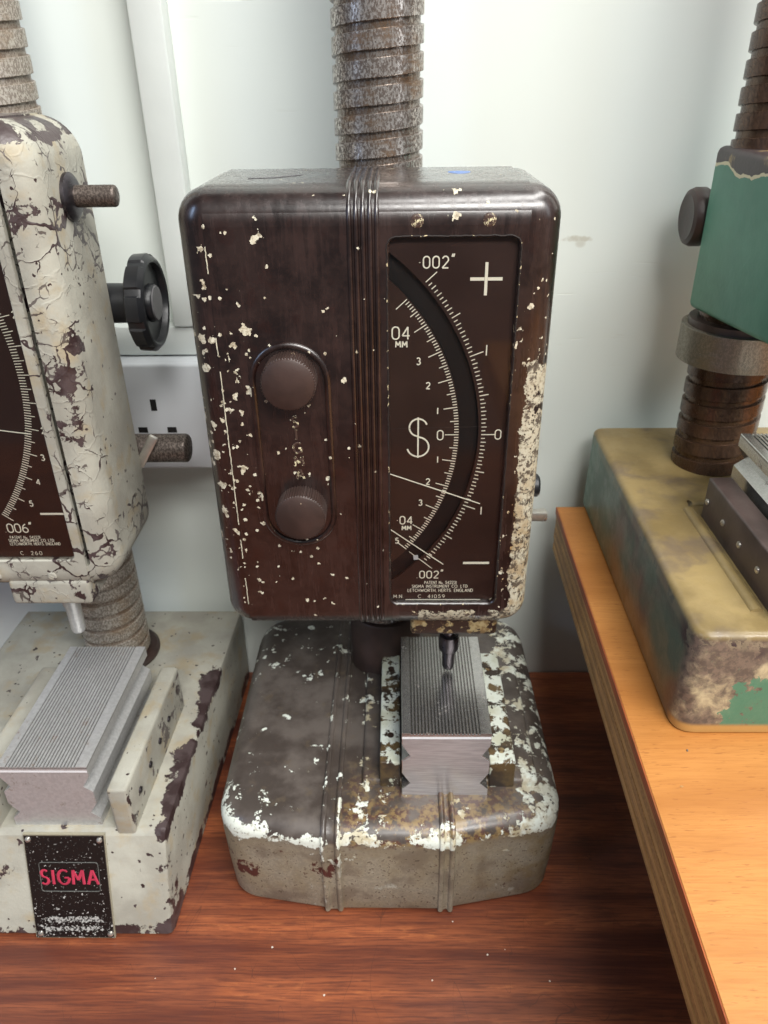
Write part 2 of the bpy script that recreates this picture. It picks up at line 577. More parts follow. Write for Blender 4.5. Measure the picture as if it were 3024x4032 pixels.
M['slot'] = plain('dial_slot_black', (14, 9, 9), .5, 0, .2, 60, .00005)
M['ink'] = plain('cream_dial_ink', (250, 250, 232), .6, 0, .02, 90, .00002)
M['red'] = plain('red_lettering', (178, 52, 76), .5, 0, .1, 90, .00002)
M['np'] = material('black_nameplate', b_nameplate)
M['np_line'] = plain('nameplate_outline', (86, 88, 84), .5, 0, .3, 300)
M['rust'] = material('rusty_knurl', b_column((66, 57, 52), (116, 106, 99), (92, 72, 58), .42, .6))
M['ring'] = material('knurled_ring_steel', b_column((132, 126, 114), (158, 151, 138), (138, 124, 100), .34, .75))
M['edge_glint'] = plain('edge_glint_white', (232, 234, 236), .35, .3, .03, 200, .00002)  # near-white stands in for the lamp reflection on the platen chamfer
M['darksteel'] = plain('dark_steel', (84, 80, 84), .3, .9, .2, 200)
M['chrome'] = plain('worn_plated_steel', (196, 192, 184), .3, .85, .15, 120)
M['flake'] = plain('paint_flake', (214, 208, 196), .6, 0, .15, 200)
M['grit'] = plain('grey_swarf', (120, 118, 118), .45, .5, .2, 200)
M['blue'] = plain('blue_ink_mark', (96, 124, 176), .5, 0, .1, 100)
M['caulk'] = plain('seam_filler', (196, 190, 168), .7, 0, .25, 300)

gm = bpy.data.materials.new('clear_pane')
gm.use_nodes = True
nt = gm.node_tree
nt.nodes.remove(nt.nodes['Principled BSDF'])
tr = nt.nodes.new('ShaderNodeBsdfTransparent'); tr.inputs[0].default_value = (.985, .98, .975, 1)
gl = nt.nodes.new('ShaderNodeBsdfGlossy'); gl.inputs['Roughness'].default_value = .06
fr = nt.nodes.new('ShaderNodeFresnel'); fr.inputs[0].default_value = 1.28
ms = nt.nodes.new('ShaderNodeMixShader')
nt.links.new(fr.outputs[0], ms.inputs[0]); nt.links.new(tr.outputs[0], ms.inputs[1]); nt.links.new(gl.outputs[0], ms.inputs[2])
nt.links.new(ms.outputs[0], nt.nodes['Material Output'].inputs[0])
M['glass'] = gm


def b_crust():
    p, x, y, z = coords()
    n = noise(p, 260, 5, .7)
    return dict(c=mix(m_('GREATER_THAN', n, .61), lin(30, 22, 18), lin(190, 176, 140)), r=.7, bump=n, bd=.0003, bs=.8)


M['crust'] = material('chipped_seal', b_crust)


def b_letter():
    p, x, y, z = coords()
    n = noise(p, 420, 5, .7)
    return dict(c=mix(m_('GREATER_THAN', n, .55), lin(70, 52, 44), lin(206, 196, 160)), r=.5, bump=n, bd=.0004, bs=.8)


M['letter'] = material('raised_letter_dirt', b_letter)


# ------------------------------------------------------------------ object helpers
def thing(name, label, cat, loc, group=None):
    o = bpy.data.objects.new(name, None)
    o.empty_display_size = .02
    COL.objects.link(o)
    o.location = loc
    o['label'] = label; o['category'] = cat
    if group: o['group'] = group
    return o


def wloc(o):
    v = Vector((0, 0, 0))
    while o is not None:
        v = v + o.location; o = o.parent
    return v


def obj(name, bm, mat, parent=None, at=None, angle=35, label=None, kind=None):
    """one mesh object; vertices are in world coordinates, or round `at` if that is given"""
    if isinstance(bm, bmesh.types.BMesh):
        bmesh.ops.recalc_face_normals(bm, faces=bm.faces)
        me = bpy.data.meshes.new(name)
        bm.to_mesh(me); bm.free()
        for p in me.polygons: p.use_smooth = True
        me.set_sharp_from_angle(angle=radians(angle))
        me.materials.append(M[mat])
    else:
        me = bm
    o = bpy.data.objects.new(name, me)
    COL.objects.link(o)
    base = Vector(at) if at else Vector((0, 0, 0))
    if parent is not None:
        o.parent = parent
        o.location = base - wloc(parent)
    else:
        o.location = base
    if label: o['label'] = label
    if kind: o['kind'] = kind
    return o


def tag(o, label, cat, group=None):
    o['label'] = label; o['category'] = cat
    if group: o['group'] = group
    return o


def grid(bm, rows, close_u=False, close_v=False):
    R = [[bm.verts.new(p) for p in r] for r in rows]
    nr, nc = len(R), len(R[0])
    for i in range(nr if close_v else nr - 1):
        a, b = R[i], R[(i + 1) % nr]
        for j in range(nc if close_u else nc - 1):
            k = (j + 1) % nc
            try: bm.faces.new((a[j], a[k], b[k], b[j]))
            except ValueError: pass
    return R


def bxm(x0, x1, y0, y1, z0, z1, r=0.001, seg=3, bm=None, xf=None):
    bm2 = bmesh.new()
    vs = [bm2.verts.new((x, y, z)) for x in (x0, x1) for y in (y0, y1) for z in (z0, z1)]
    for f in ((0, 1, 3, 2), (4, 6, 7, 5), (0, 4, 5, 1), (2, 3, 7, 6), (0, 2, 6, 4), (1, 5, 7, 3)):
        bm2.faces.new([vs[i] for i in f])
    if r > 0:
        bmesh.ops.bevel(bm2, geom=list(bm2.edges), offset=r, segments=seg, profile=.5, affect='EDGES')
    if xf is not None:
        bmesh.ops.transform(bm2, matrix=xf, verts=bm2.verts)
    if bm is None: return bm2
    me = bpy.data.meshes.new('t'); bm2.to_mesh(me); bm.from_mesh(me); bpy.data.meshes.remove(me); bm2.free()
    return bm


def revolve(prof, n=48, mod=None, axis='z', o=(0, 0, 0)):
    """prof: (t, r) along the axis; mod(t, a) multiplies the radius"""
    bm = bmesh.new()
    rows = []
    for t, r in prof:
        row = []
        for i in range(n):
            a = 2 * pi * i / n
            rr = r * (mod(t, a, r) if mod else 1)
            u, v = rr * cos(a), rr * sin(a)
            p = {'z': (u, v, t), 'x': (t, u, v), 'y': (u, t, v)}[axis]
            row.append((p[0] + o[0], p[1] + o[1], p[2] + o[2]))
        rows.append(row)
    R = grid(bm, rows, close_u=True)
    bm.faces.new(R[0]); bm.faces.new(R[-1])
    return bm


def tube(bm, pts, r, n=8, flat=None, close=False):
    """round tube along pts; flat=(axis index, factor) squashes it"""
    P = [Vector(p) for p in pts]
    rows = []
    L = len(P)
    for i, p in enumerate(P):
        if close: t = P[(i + 1) % L] - P[i - 1]
        else: t = P[min(i + 1, L - 1)] - P[max(i - 1, 0)]
        if t.length < 1e-9: t = Vector((1, 0, 0))
        t.normalize()
        up = Vector((0, 1, 0)) if abs(t.y) < .9 else Vector((1, 0, 0))
        a = t.cross(up).normalized(); b = t.cross(a).normalized()
        row = []
        for k in range(n):
            d = a * cos(2 * pi * k / n) * r + b * sin(2 * pi * k / n) * r
            if flat: d[flat[0]] *= flat[1]
            row.append(p + d)
        rows.append(row)
    R = grid(bm, rows, close_u=True, close_v=close)
    if not close:
        bm.faces.new(R[0]); bm.faces.new(R[-1])
    return bm


def rrect(x0, x1, z0, z1, r, seg=8):
    out = []
    for cx, cz, a0 in ((x1 - r, z1 - r, 0), (x0 + r, z1 - r, 90), (x0 + r, z0 + r, 180), (x1 - r, z0 + r, 270)):
        for k in range(seg + 1):
            a = radians(a0 + 90 * k / seg)
            out.append((cx + r * cos(a), cz + r * sin(a)))
    return out


def round_poly(pts, seg=8):
    """pts: (x, y, radius) -> polygon with rounded corners"""
    out = []
    n = len(pts)
    for i in range(n):
        p = Vector(pts[i][:2]); a = Vector(pts[i - 1][:2]); b = Vector(pts[(i + 1) % n][:2]); r = pts[i][2]
        u = (a - p).normalized(); v = (b - p).normalized()
        ang = u.angle(v)
        d = min(r / math.tan(ang / 2), .48 * min((a - p).length, (b - p).length))
        A = p + u * d; B = p + v * d
        for k in range(seg + 1):
            t = k / seg
            out.append(tuple(A * (1 - t) ** 2 + p * 2 * t * (1 - t) + B * t * t))
    return out


def inset(poly, d):
    n = len(poly); out = []
    ar = sum(poly[i][0] * poly[(i + 1) % n][1] - poly[(i + 1) % n][0] * poly[i][1] for i in range(n))
    s = 1 if ar > 0 else -1
    for i in range(n):
        a = Vector(poly[i - 1]); b = Vector(poly[(i + 1) % n])
        t = (b - a).normalized()
        out.append((poly[i][0] - t.y * d * s, poly[i][1] + t.x * d * s))
    return out


def stack(poly, levels, cap=True):
    """levels: (z, inset)"""
    bm = bmesh.new()
    rows = [[(x, y, z) for x, y in inset(poly, d)] for z, d in levels]
    R = grid(bm, rows, close_u=True)
    bm.faces.new(R[0]); bm.faces.new(R[-1])
    return bm


def extrude_xz(loop, y0, y1):
    bm = bmesh.new()
    a = [bm.verts.new((x, y0, z)) for x, z in loop]
    b = [bm.verts.new((x, y1, z)) for x, z in loop]
    n = len(loop)
    for i in range(n):
        bm.faces.new((a[i], a[(i + 1) % n], b[(i + 1) % n], b[i]))
    bm.faces.new(a); bm.faces.new(b)
    return bm


# ---- stroke lettering
def arc(cx, cz, rx, rz, a0, a1, n=10):
    return [(cx + rx * cos(radians(a0 + (a1 - a0) * i / n)), cz + rz * sin(radians(a0 + (a1 - a0) * i / n))) for i in range(n + 1)]


GL = {
 '0': (.56, [arc(.28, .72, .28, .28, 0, 180) + arc(.28, .28, .28, .28, 180, 360) + [(.56, .72)]]),
 '1': (.10, [[(.05, 0), (.05, 1)]]),
 '2': (.54, [arc(.27, .73, .26, .27, 165, -35) + [(0, 0), (.54, 0)]]),
 '3': (.52, [arc(.25, .76, .23, .24, 150, -80) + arc(.25, .27, .27, .27, 85, -150)]),
 '4': (.60, [[(.45, 0), (.45, 1), (0, .28), (.60, .28)]]),
 '5': (.52, [[(.48, 1), (.10, 1), (.05, .56)] + arc(.24, .32, .28, .32, 110, -150)]),
 '6': (.54, [arc(.27, .28, .27, .28, 0, 360, 16), arc(.52, .30, .52, .70, 180, 105, 6)]),
 '9': (.54, [arc(.27, .72, .27, .28, 0, 360, 16), arc(.02, .70, .52, .70, 0, -75, 6)]),
 'A': (.70, [[(0, 0), (.35, 1), (.70, 0)], [(.13, .33), (.57, .33)]]),
 'C': (.70, [arc(.40, .5, .40, .5, 50, 310, 14)]),
 'D': (.64, [[(0, 0), (0, 1), (.26, 1)] + arc(.26, .5, .38, .5, 90, -90) + [(0, 0)]]),
 'E': (.46, [[(.46, 1), (0, 1), (0, 0), (.46, 0)], [(0, .52), (.40, .52)]]),
 'G': (.74, [arc(.40, .5, .40, .5, 48, 340, 14) + [(.78, .46), (.45, .46)]]),
 'H': (.60, [[(0, 0), (0, 1)], [(.60, 0), (.60, 1)], [(0, .5), (.60, .5)]]),
 'I': (.10, [[(.05, 0), (.05, 1)]]),
 'L': (.44, [[(0, 1), (0, 0), (.44, 0)]]),
 'M': (.76, [[(0, 0), (.05, 1), (.38, .30), (.71, 1), (.76, 0)]]),
 'N': (.62, [[(0, 0), (0, 1), (.62, 0), (.62, 1)]]),
 'O': (.84, [arc(.42, .5, .42, .5, 0, 360, 18)]),
 'P': (.48, [[(0, 0), (0, 1), (.22, 1)] + arc(.22, .74, .26, .26, 90, -90) + [(0, .48)]]),
 'R': (.54, [[(0, 0), (0, 1), (.22, 1)] + arc(.22, .74, .26, .26, 90, -90) + [(0, .48)], [(.22, .48), (.54, 0)]]),
 'S': (.50, [arc(.26, .75, .22, .25, 35, 270, 10) + arc(.24, .25, .26, .25, 90, -145, 10)]),
 'T': (.56, [[(0, 1), (.56, 1)], [(.28, 1), (.28, 0)]]),
 'U': (.60, [[(0, 1), (0, .3)] + arc(.30, .30, .30, .30, 180, 360) + [(.60, 1)]]),
 'W': (.92, [[(0, 1), (.24, 0), (.46, .8), (.68, 0), (.92, 1)]]),
 'o': (.36, [arc(.18, .20, .18, .20, 0, 360, 12)]),
 '.': (.08, [[(.04, .02), (.04, .05)]]),
 ':': (.08, [[(.04, .45), (.04, .50)]]),
 ',': (.08, [[(.05, .05), (.02, -.12)]]),
 '"': (.22, [[(.02, .95), (.10, 1.22)], [(.16, .95), (.24, 1.22)]]),
 ' ': (.30, []),
}


def width(s, gap): return sum(GL[c][0] + gap for c in s) - gap


def lettering(bm, s, cx, cz, h, place, r, gap=.22, left=False, sx=1.0):
    """strokes of s, centred on (cx, cz), cap height h; place(u, v) gives the 3-D point"""
    w = width(s, gap) * h * sx
    u = cx if left else cx - w / 2
    for c in s:
        gw, strokes = GL[c]
        for st in strokes:
            runs = [[st[0]]]
            for i in range(1, len(st)):
                runs[-1].append(st[i])
                if i < len(st) - 1:
                    a = Vector(st[i]) - Vector(st[i - 1]); b = Vector(st[i + 1]) - Vector(st[i])
                    if a.length > 1e-6 and b.length > 1e-6 and a.angle(b) > .75: runs.append([st[i]])
            for run in runs:
                pts = [place(u + x * h * sx, cz - h / 2 + z * h) for x, z in run]
                tube(bm, pts, r, 6, flat=(1, .25))
        u += (gw + gap) * h * sx
    return bm


# ------------------------------------------------------------------ shared builders
def threaded_column(parent, cx, cy, z0, z1, R, mat, pitch=.0124, phase=0.0, name='threaded_column', zc=None):
    core = R * .925
    n = 72
    land = .73
    # profile over one pitch (fraction, radius)
    pr = [(0.0, core), (0.02, core + (R - core) * .0), (.035, R - .0003), (.06, R), (land - .02, R), (land, R - .0004), (land + .015, core), (.97, core)]
    bm = bmesh.new()
    turns = int((z1 - z0) / pitch) + 2
    rows = []
    cols = []
    for i in range(n + 1):
        a = 2 * pi * i / n
        line = []
        for t in range(-1, turns):
            for f, r in pr:
                z = z0 + pitch * (t + f + a / (2 * pi) + phase)
                z = min(max(z, z0), z1)
                line.append((cx + r * cos(a), cy + r * sin(a), z))
        rows.append(line)
    R_ = grid(bm, rows)
    bmesh.ops.remove_doubles(bm, verts=bm.verts, dist=1e-6)
    # caps
    for z in (z0, z1):
        c = [bm.verts.new((cx + core * .999 * cos(2 * pi * k / 24), cy + core * .999 * sin(2 * pi * k / 24), z + (.0002 if z == z1 else 0))) for k in range(24)]
        bm.faces.new(c)
    return obj(name, bm, mat, parent, angle=40)


def platen(parent, x0, x1, y0, y1, z0, z1, top_mat, front_mat=None, xf=None, grooves=21):
    """steel table block with two V notches down each side and a grooved top"""
    w = x1 - x0; h = z1 - z0; d = .095 * w
    side = [(1.0, 0), (.93, 0), (.845, .06 * 0), (.67, d), (.585, 0), (.40, 0), (.225, d), (.125, 0), (0.0, 0)]
    side = [(1.0, 0.0), (.845, .0), (.67, d), (.585, .0), (.39, .0), (.225, d), (.125, 0.0), (.0, .0)]
    pts = []
    g0, g1 = x0 + .10 * w, x1 - .105 * w
    step = (g1 - g0) / grooves
    gd = .0010
    top = [(x0 + .0003, z1)]
    for i in range(grooves):
        a = g0 + i * step
        top += [(a, z1), (a + step * .10, z1 - gd), (a + step * .40, z1 - gd), (a + step * .50, z1)]
    top += [(x1 - .0003, z1)]
    right = [(x1 - s, z0 + f * h) for f, s in side]
    left = [(x0 + s, z0 + f * h) for f, s in reversed(side)]
    right[0] = (x1, z1 - .0004); left[-1] = (x0, z1 - .0004)
    loop = top + right + left
    bm = bmesh.new()
    a = [bm.verts.new((x, y0, z)) for x, z in loop]
    b = [bm.verts.new((x, y1, z)) for x, z in loop]
    n = len(loop)
    for i in range(n):
        bm.faces.new((a[i], a[(i + 1) % n], b[(i + 1) % n], b[i]))
    bm.faces.new(list(reversed(a))); bm.faces.new(b)
    if xf is not None: bmesh.ops.transform(bm, matrix=xf, verts=bm.verts)
    pl = obj('platen', bm, top_mat, parent, angle=20)
    bm = bmesh.new()
    a = [bm.verts.new(p) for p in ((x0 + .0002, y0 - .0003, z1 - .0042), (x1 - .0002, y0 - .0003, z1 - .0042), (x1 - .0002, y0 + .0004, z1 - .0009), (x0 + .0002, y0 + .0004, z1 - .0009))]
    b = [bm.verts.new(p) for p in ((x0 + .0002, y0 + .0006, z1 - .0042), (x1 - .0002, y0 + .0006, z1 - .0042))]
    bm.faces.new(a); bm.faces.new((a[0], b[0], a[3])); bm.faces.new((a[1], a[2], b[1])); bm.faces.new((a[0], a[1], b[1], b[0]))
    if xf is not None: bmesh.ops.transform(bm, matrix=xf, verts=bm.verts)
    obj('highlit_chamfer', bm, 'edge_glint', parent, angle=10)  # chamfer strip with its highlight painted in
    if front_mat:
        lp = [(x, z) for x, z in loop]
        cx, cz = (x0 + x1) / 2, (z0 + z1) / 2
        sh = [(cx + (x - cx) * .985, min(z1 - .0043, cz - .0004 + (z - cz) * .96)) for x, z in [(x0, z1), (x1, z1)] + right[1:] + left[:-1]]
        bm = extrude_xz(sh, y0 - .0004, y0 + .001)
        if xf is not None: bmesh.ops.transform(bm, matrix=xf, verts=bm.verts)
        obj('ground_face', bm, front_mat, pl, label='mirror polished front face of the steel platen')
    return pl


def screw_mesh(r, matname):
    bm = bmesh.new()
    rows = []
    for t, rr in ((.0006, r), (0, r), (-.0004, r * .93), (-.0007, r * .7)):
        rows.append([(rr * cos(2 * pi * k / 20), t, rr * sin(2 * pi * k / 20)) for k in range(20)])
    R = grid(bm, rows, close_u=True)
    bm.faces.new(R[-1])
    bxm(-r * .8, r * .8, -.00095, -.0006, -r * .13, r * .13, 0, bm=bm, xf=Matrix.Rotation(radians(38), 4, 'Y'))
    me = bpy.data.meshes.new('screw')
    bmesh.ops.recalc_face_normals(bm, faces=bm.faces)
    bm.to_mesh(me); bm.free()
    me.materials.append(M[matname])
    return me


def sweep_yz(path, xs, parent, name, mat, label=None):
    """path: (y, z, ny, nz); xs: (x, h)"""
    bm = bmesh.new()
    rows = [[(x, y + ny * h, z + nz * h) for x, h in xs] for y, z, ny, nz in path]
    grid(bm, rows)
    return obj(name, bm, mat, parent, angle=50, label=label)


def cover_path(yf, z0, z1, yb, r_top, r_bot):
    P = [(yb, z0, 0, -1)]
    P += [(yf + r_bot, z0, 0, -1)]
    for k in range(1, 13):
        a = radians(90 * k / 12)
        P.append((yf + r_bot - r_bot * sin(a), z0 + r_bot - r_bot * cos(a), -sin(a), -cos(a)))
    for k in range(0, 13):
        a = radians(90 * k / 12)
        P.append((yf + r_top - r_top * cos(a), z1 - r_top + r_top * sin(a), -cos(a), sin(a)))
    P.append((yb, z1, 0, 1))
    return P


def casing(root, X0, X1, s0, s1, yf, yb, z0, z1, win, mat, R=.0145, r=.013):
    """body with ball-like corners; proud centre cover with a dial window"""
    bm = bmesh.new()
    loop = rrect(X0, X1, z0, z1, R, 10)
    def ins(d): return rrect(X0 + d, X1 - d, z0 + d, z1 - d, max(R - d, .0004), 10)
    rows = [[(x, yb, z) for x, z in ins(.003)], [(x, yb - .001, z) for x, z in ins(.0006)], [(x, yb - .003, z) for x, z in loop]]
    for k in range(0, 13):
        a = radians(90 * k / 12)
        rows.append([(x, yf + r - r * sin(a), z) for x, z in ins(r * (1 - cos(a)))])
    # open cavity behind the cover
    rows.append([(x, yf, z) for x, z in ins(r + .003)])
    rows.append([(x, yf + .014, z) for x, z in ins(r + .003)])
    Rr = grid(bm, rows, close_u=True)
    bm.faces.new(Rr[0]); bm.faces.new(Rr[-1])
    body = obj('casing_body', bm, mat, root, angle=45)
    # cover
    e = .0007
    P = cover_path(yf - e, z0 - e, z1 + e, yb - .002, .0165, .013)
    bm = bmesh.new()
    fy = yf - e
    zt = z1 + e - .0165; zb = z0 - e + .013
    pa = [p for p in P if p[1] <= zb + 1e-6]
    pb = [p for p in P if p[1] >= zt - 1e-6]
    nx = 12
    xs = [s0 + (s1 - s0) * i / nx for i in range(nx + 1)]
    for path in (pa, pb):
        grid(bm, [[(x, y, z) for x in xs] for y, z, _, _ in path])
    # front plane with the window hole
    wx0, wx1, wz0, wz1 = win
    hole = rrect(wx0, wx1, wz0, wz1, .0045, 6)
    outer = [(x, zb) for x in xs] + [(x, zt) for x in reversed(xs)]
    ov = [bm.verts.new((x, fy, z)) for x, z in outer]
    hv = [bm.verts.new((x, fy, z)) for x, z in hole]
    es = [bm.edges.new((ov[i], ov[(i + 1) % len(ov)])) for i in range(len(ov))]
    es += [bm.edges.new((hv[i], hv[(i + 1) % len(hv)])) for i in range(len(hv))]
    bmesh.ops.triangle_fill(bm, edges=es, use_beauty=True, normal=(0, -1, 0))
    # window reveal
    n = len(hole)
    h2 = [bm.verts.new((x, fy + .0006, z)) for x, z in inset(hole, .0005)]
    h3 = [bm.verts.new((x, yf + .010, z)) for x, z in inset(hole, .0007)]
    for i in range(n):
        j = (i + 1) % n
        bm.faces.new((hv[i], hv[j], h2[j], h2[i])); bm.faces.new((h2[i], h2[j], h3[j], h3[i]))
    # side edges of the cover
    for x, sx in ((s0, -1), (s1, 1)):
        a = [(x, y, z) for y, z, _, _ in P]
        b = [(x, y - ny * .003, z - nz * .003) for y, z, ny, nz in P]
        grid(bm, [a, b])
    bmesh.ops.remove_doubles(bm, verts=bm.verts, dist=1e-6)
    cov = obj('front_cover', bm, mat, root, angle=30)
    for p in cov.data.polygons:
        if abs(p.normal.y) > .9995: p.use_smooth = False
    return body, cov, P


def ribs(parent, P, xa, n, step, mat):
    for i in range(n):
        c = xa + step * (i + .5)
        w = step * .38
        xs = [(c - w, 0.0)] + [(c - w + 2 * w * k / 8, .00085 * sin(pi * k / 8) ** .7 + .0001) for k in range(1, 8)] + [(c + w, 0.0)]
        sweep_yz(P, xs, parent, 'rib', mat)
        c2 = c + step * .5
        if i < n - 1:
            xs = [(c2 - step * .07, 0.0), (c2 - step * .04, .0005), (c2 + step * .04, .0005), (c2 + step * .07, 0.0)]
            sweep_yz(P, xs, parent, 'rib', mat)


def rays(bm, cx, cz, r0, r1, ang, w, y, t=.0002):
    a = radians(ang)
    d = (cos(a), sin(a)); nrm = (-sin(a), cos(a))
    q = [(cx + d[0] * r + nrm[0] * s, cz + d[1] * r + nrm[1] * s) for r, s in ((r0, -w), (r1, -w), (r1, w), (r0, w))]
    v = [bm.verts.new((x, y - t, z)) for x, z in q]
    u = [bm.verts.new((x, y, z)) for x, z in q]
    bm.faces.new(v)
    for i in range(4):
        bm.faces.new((v[i], v[(i + 1) % 4], u[(i + 1) % 4], u[i]))


def flat_box(bm, x0, x1, z0, z1, y, t=.0002):
    bxm(x0, x1, y - t, y, z0, z1, 0, bm=bm)


def dial_plates(root, win, yd, cx, cz, r_in, r_out, in_mat='dial_in', out_mat='dial'):
    x0, x1, z0, z1 = win
    x0 -= .001; x1 += .001; z0 -= .001; z1 += .001
    bm = bmesh.new(); bxm(x0, x1, yd + .0032, yd + .0042, z0, z1, 0, bm=bm)
    obj('slot_floor', bm, 'slot', root, label='black bottom of the curved pointer slot')
    def edge(r):
        out = []
        zt = min(z1, cz + (r ** 2 - (x0 - cx) ** 2) ** .5)
        zb = max(z0, cz - (r ** 2 - (x0 - cx) ** 2) ** .5)
        a1 = math.asin((zt - cz) / r); a0 = math.asin((zb - cz) / r)
        return [(cx + r * cos(a0 + (a1 - a0) * k / 48), cz + r * sin(a0 + (a1 - a0) * k / 48)) for k in range(49)]
    ei = edge(r_in)
    bm = extrude_xz(ei, yd, yd + .0018)
    obj('inner_dial_plate', bm, in_mat, root)
    eo = edge(r_out)
    pl = [(x0, z0)] + eo + [(x0, z1)]
    bm = bmesh.new()
    f = [bm.verts.new((x, yd, z)) for x, z in pl]; g = [bm.verts.new((x1, yd, z)) for x, z in pl]
    k = [bm.verts.new((x, yd + .0018, z)) for x, z in pl]
    for i in range(len(pl) - 1):
        bm.faces.new((f[i], g[i], g[i + 1], f[i + 1])); bm.faces.new((f[i], f[i + 1], k[i + 1], k[i]))
    obj('outer_dial_plate', bm, out_mat, root)


def knurled(parent, name, axis, o, t0, t1, r, mat, nteeth=46, rows=14, depth=.03, cap=.0012, sgn=1):
    """cylinder with a diamond knurl"""
    n = nteeth * 4
    prof = [(t0, r * .97)]
    for k in range(rows * 4 + 1):
        prof.append((t0 + (t1 - t0 - cap) * k / (rows * 4), r))
    prof += [(t1 - cap * .4, r * .95), (t1, r * .82), (t1 + cap * .3 * (1 if t1 > t0 else -1), r * .4)]
    L = abs(t1 - t0)
    def mod(t, a, r):
        ph = (t - t0) / L * rows * 2 * pi / 2
        return 1 + depth * (abs(sin(nteeth * a / 2 + ph)) + abs(sin(nteeth * a / 2 - ph)) - 1) * .5
    bm = revolve(prof, n, mod, axis, o)
    return obj(name, bm, mat, parent, angle=80)


# ------------------------------------------------------------------ the setting
bm = bxm(-1.3, 1.5, .54, .56, -.35, 1.3, 0)
o = obj('wall', bm, 'wall'); o['kind'] = 'structure'

bm = bxm(-.95, 1.25, -.30, .538, -.028, 0, .002, 2)
t = obj('mahogany_bench_top', bm, 'mahogany')
tag(t, 'reddish varnished mahogany bench top carrying the brown and cream instruments', 'bench top')

# ------------------------------------------------------------------ trunking and socket on the wall
tr_ = thing('cable_trunking', 'white plastic cable trunking running up the wall behind the instruments', 'trunking', (-.144, .54, .30))
bm = bxm(-.1545, -.1345, .5235, .5398, .3245, 1.25, .0012, 2)
obj('vertical_run', bm, 'trunk', tr_)
bm = bxm(-.34, -.035, .5262, .5398, .3035, .3240, .0012, 2)
obj('horizontal_run', bm, 'trunk', tr_)

sk = thing('wall_socket', 'white double wall socket on a surface box behind the handwheel', 'wall socket', (-.15, .54, .26))
bm = bxm(-.222, -.076, .5145, .5398, .2225, .3025, .003, 3)
obj('back_box', bm, 'white', sk)
bm = bxm(-.2225, -.0755, .5085, .5143, .2220, .3030, .0025, 3)
fp = obj('face_plate', bm, 'white', sk)
for sx in (-.1731, -.1011):
    for dx, z, w, h in ((0, .2729, .0021, .0043), (-.0105, .2538, .0033, .0021), (.0105, .2538, .0033, .0021)):
        bm = bxm(sx + dx - w, sx + dx + w, .50825, .5090, z - h, z + h, 0)
        obj('pin_hole', bm, 'socket_hole', fp)

# ------------------------------------------------------------------ brown instrument
main = thing('comparator', 'dark brown chipped measuring comparator standing upright in the middle of the bench', 'comparator', (-.005, .42, 0), 'bench comparators')
# base
outl = round_poly([(-.1156, .3165, .028), (-.046, .3055, .020), (.0275, .3053, .020), (.1046, .3205, .028), (.1025, .527, .034), (-.1145, .527, .034)], 10)
lv = [(0.0015, .0075), (.0022, .0055), (.005, .0045)]
lv += [(.030, .0022), (.0560, .0004)]
for k in range(1, 13):
    a = radians(90 * k / 12)
    lv.append((.0637 + .0120 * sin(a), .0003 + .0135 * (1 - cos(a))))
lv.append((.0757, .0215))
bm = stack(outl, lv)
for v in bm.verts:
    if v.co.y < .36 and v.co.z < .056: v.co.y -= .0042 * min(1, (.056 - v.co.z) / .05)
base = obj('base', bm, 'base', main, angle=50)
for x, y in ((-.09, .345), (.085, .345), (-.09, .50), (.085, .50)):
    bm = revolve([(0, .009), (.0016, .009), (.003, .008)], 16, None, 'z', (x, y, 0))
    obj('foot', bm, 'block', base)


def band_path(yf, y_end, zt=.0757):
    P = [(yf + .0006, .0025, -1, 0), (yf + .0003, .030, -1, 0), (yf + .0003, .056, -1, 0)]
    for k in range(0, 13):
        a = radians(90 * k / 12)
        P.append((yf + .0003 + .0135 * (1 - cos(a)), .0637 + .0120 * sin(a), -cos(a), sin(a)))
    P.append((y_end, zt, 0, 1))
    return P


def band(xa, xb, yf, yend):
    w = xb - xa
    xs = [(xa - .0006, -.0004), (xa, .0019), (xa + .0012, .0024), (xa + .0024, .0020), (xa + .0032, .0005), (xa + w * .5, .0003), (xb - .0032, .0005), (xb - .0024, .0020), (xb - .0012, .0024), (xb, .0019), (xb + .0006, -.0004)]
    sweep_yz(band_path(yf, yend), xs, main, 'raised_band', 'base')


band(-.0475, -.0365, .3056, .512)
band(.0255, .0345, .3056, .3375)
# plinth, rails
bm = bxm(-.0235, .0900, .3430, .455, .068, .0802, .0028, 3)
obj('plinth', bm, 'base', main)
for x0, x1 in ((-.0118, .0012), (.0578, .0742)):
    bm = bxm(x0, x1, .3420, .448, .072, .0975, .0012, 3)
    rl = obj('guide_rail', bm, 'rail', main)
for x, y in ((-.005, .365), (-.005, .43), (.066, .352), (.066, .43)):
    bm = revolve([(.0965, .0022), (.0980, .0022), (.0982, .0014)], 14, None, 'z', (x, y, 0))
    obj('screw', bm, 'block', rl)
platen(main, .0022, .0566, .3360, .4280, .0735, .1288, 'steel', 'steel_front')
# column and clamp arm
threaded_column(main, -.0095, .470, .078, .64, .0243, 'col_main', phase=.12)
bm = revolve([(.078, .0270), (.1230, .0270), (.1245, .0262), (.1245, .0247)], 48, None, 'z', (-.0095, .470, 0))
obj('column_collar', bm, 'bak_knob', main)
bm = bxm(-.050, .034, .4385, .505, .235, .405, .006, 4)
obj('clamp_arm', bm, 'block', main)
bm = revolve([(.034, .006), (.088, .006), (.089, .0075), (.0935, .0078), (.0950, .006)], 24, None, 'x', (0, .4565, .2346))
obj('clamp_knob', bm, 'black', main)
bm = bxm(.030, .1010, .447, .4545, .2115, .2185, .0014, 2)
obj('lift_lever', bm, 'chrome', main)

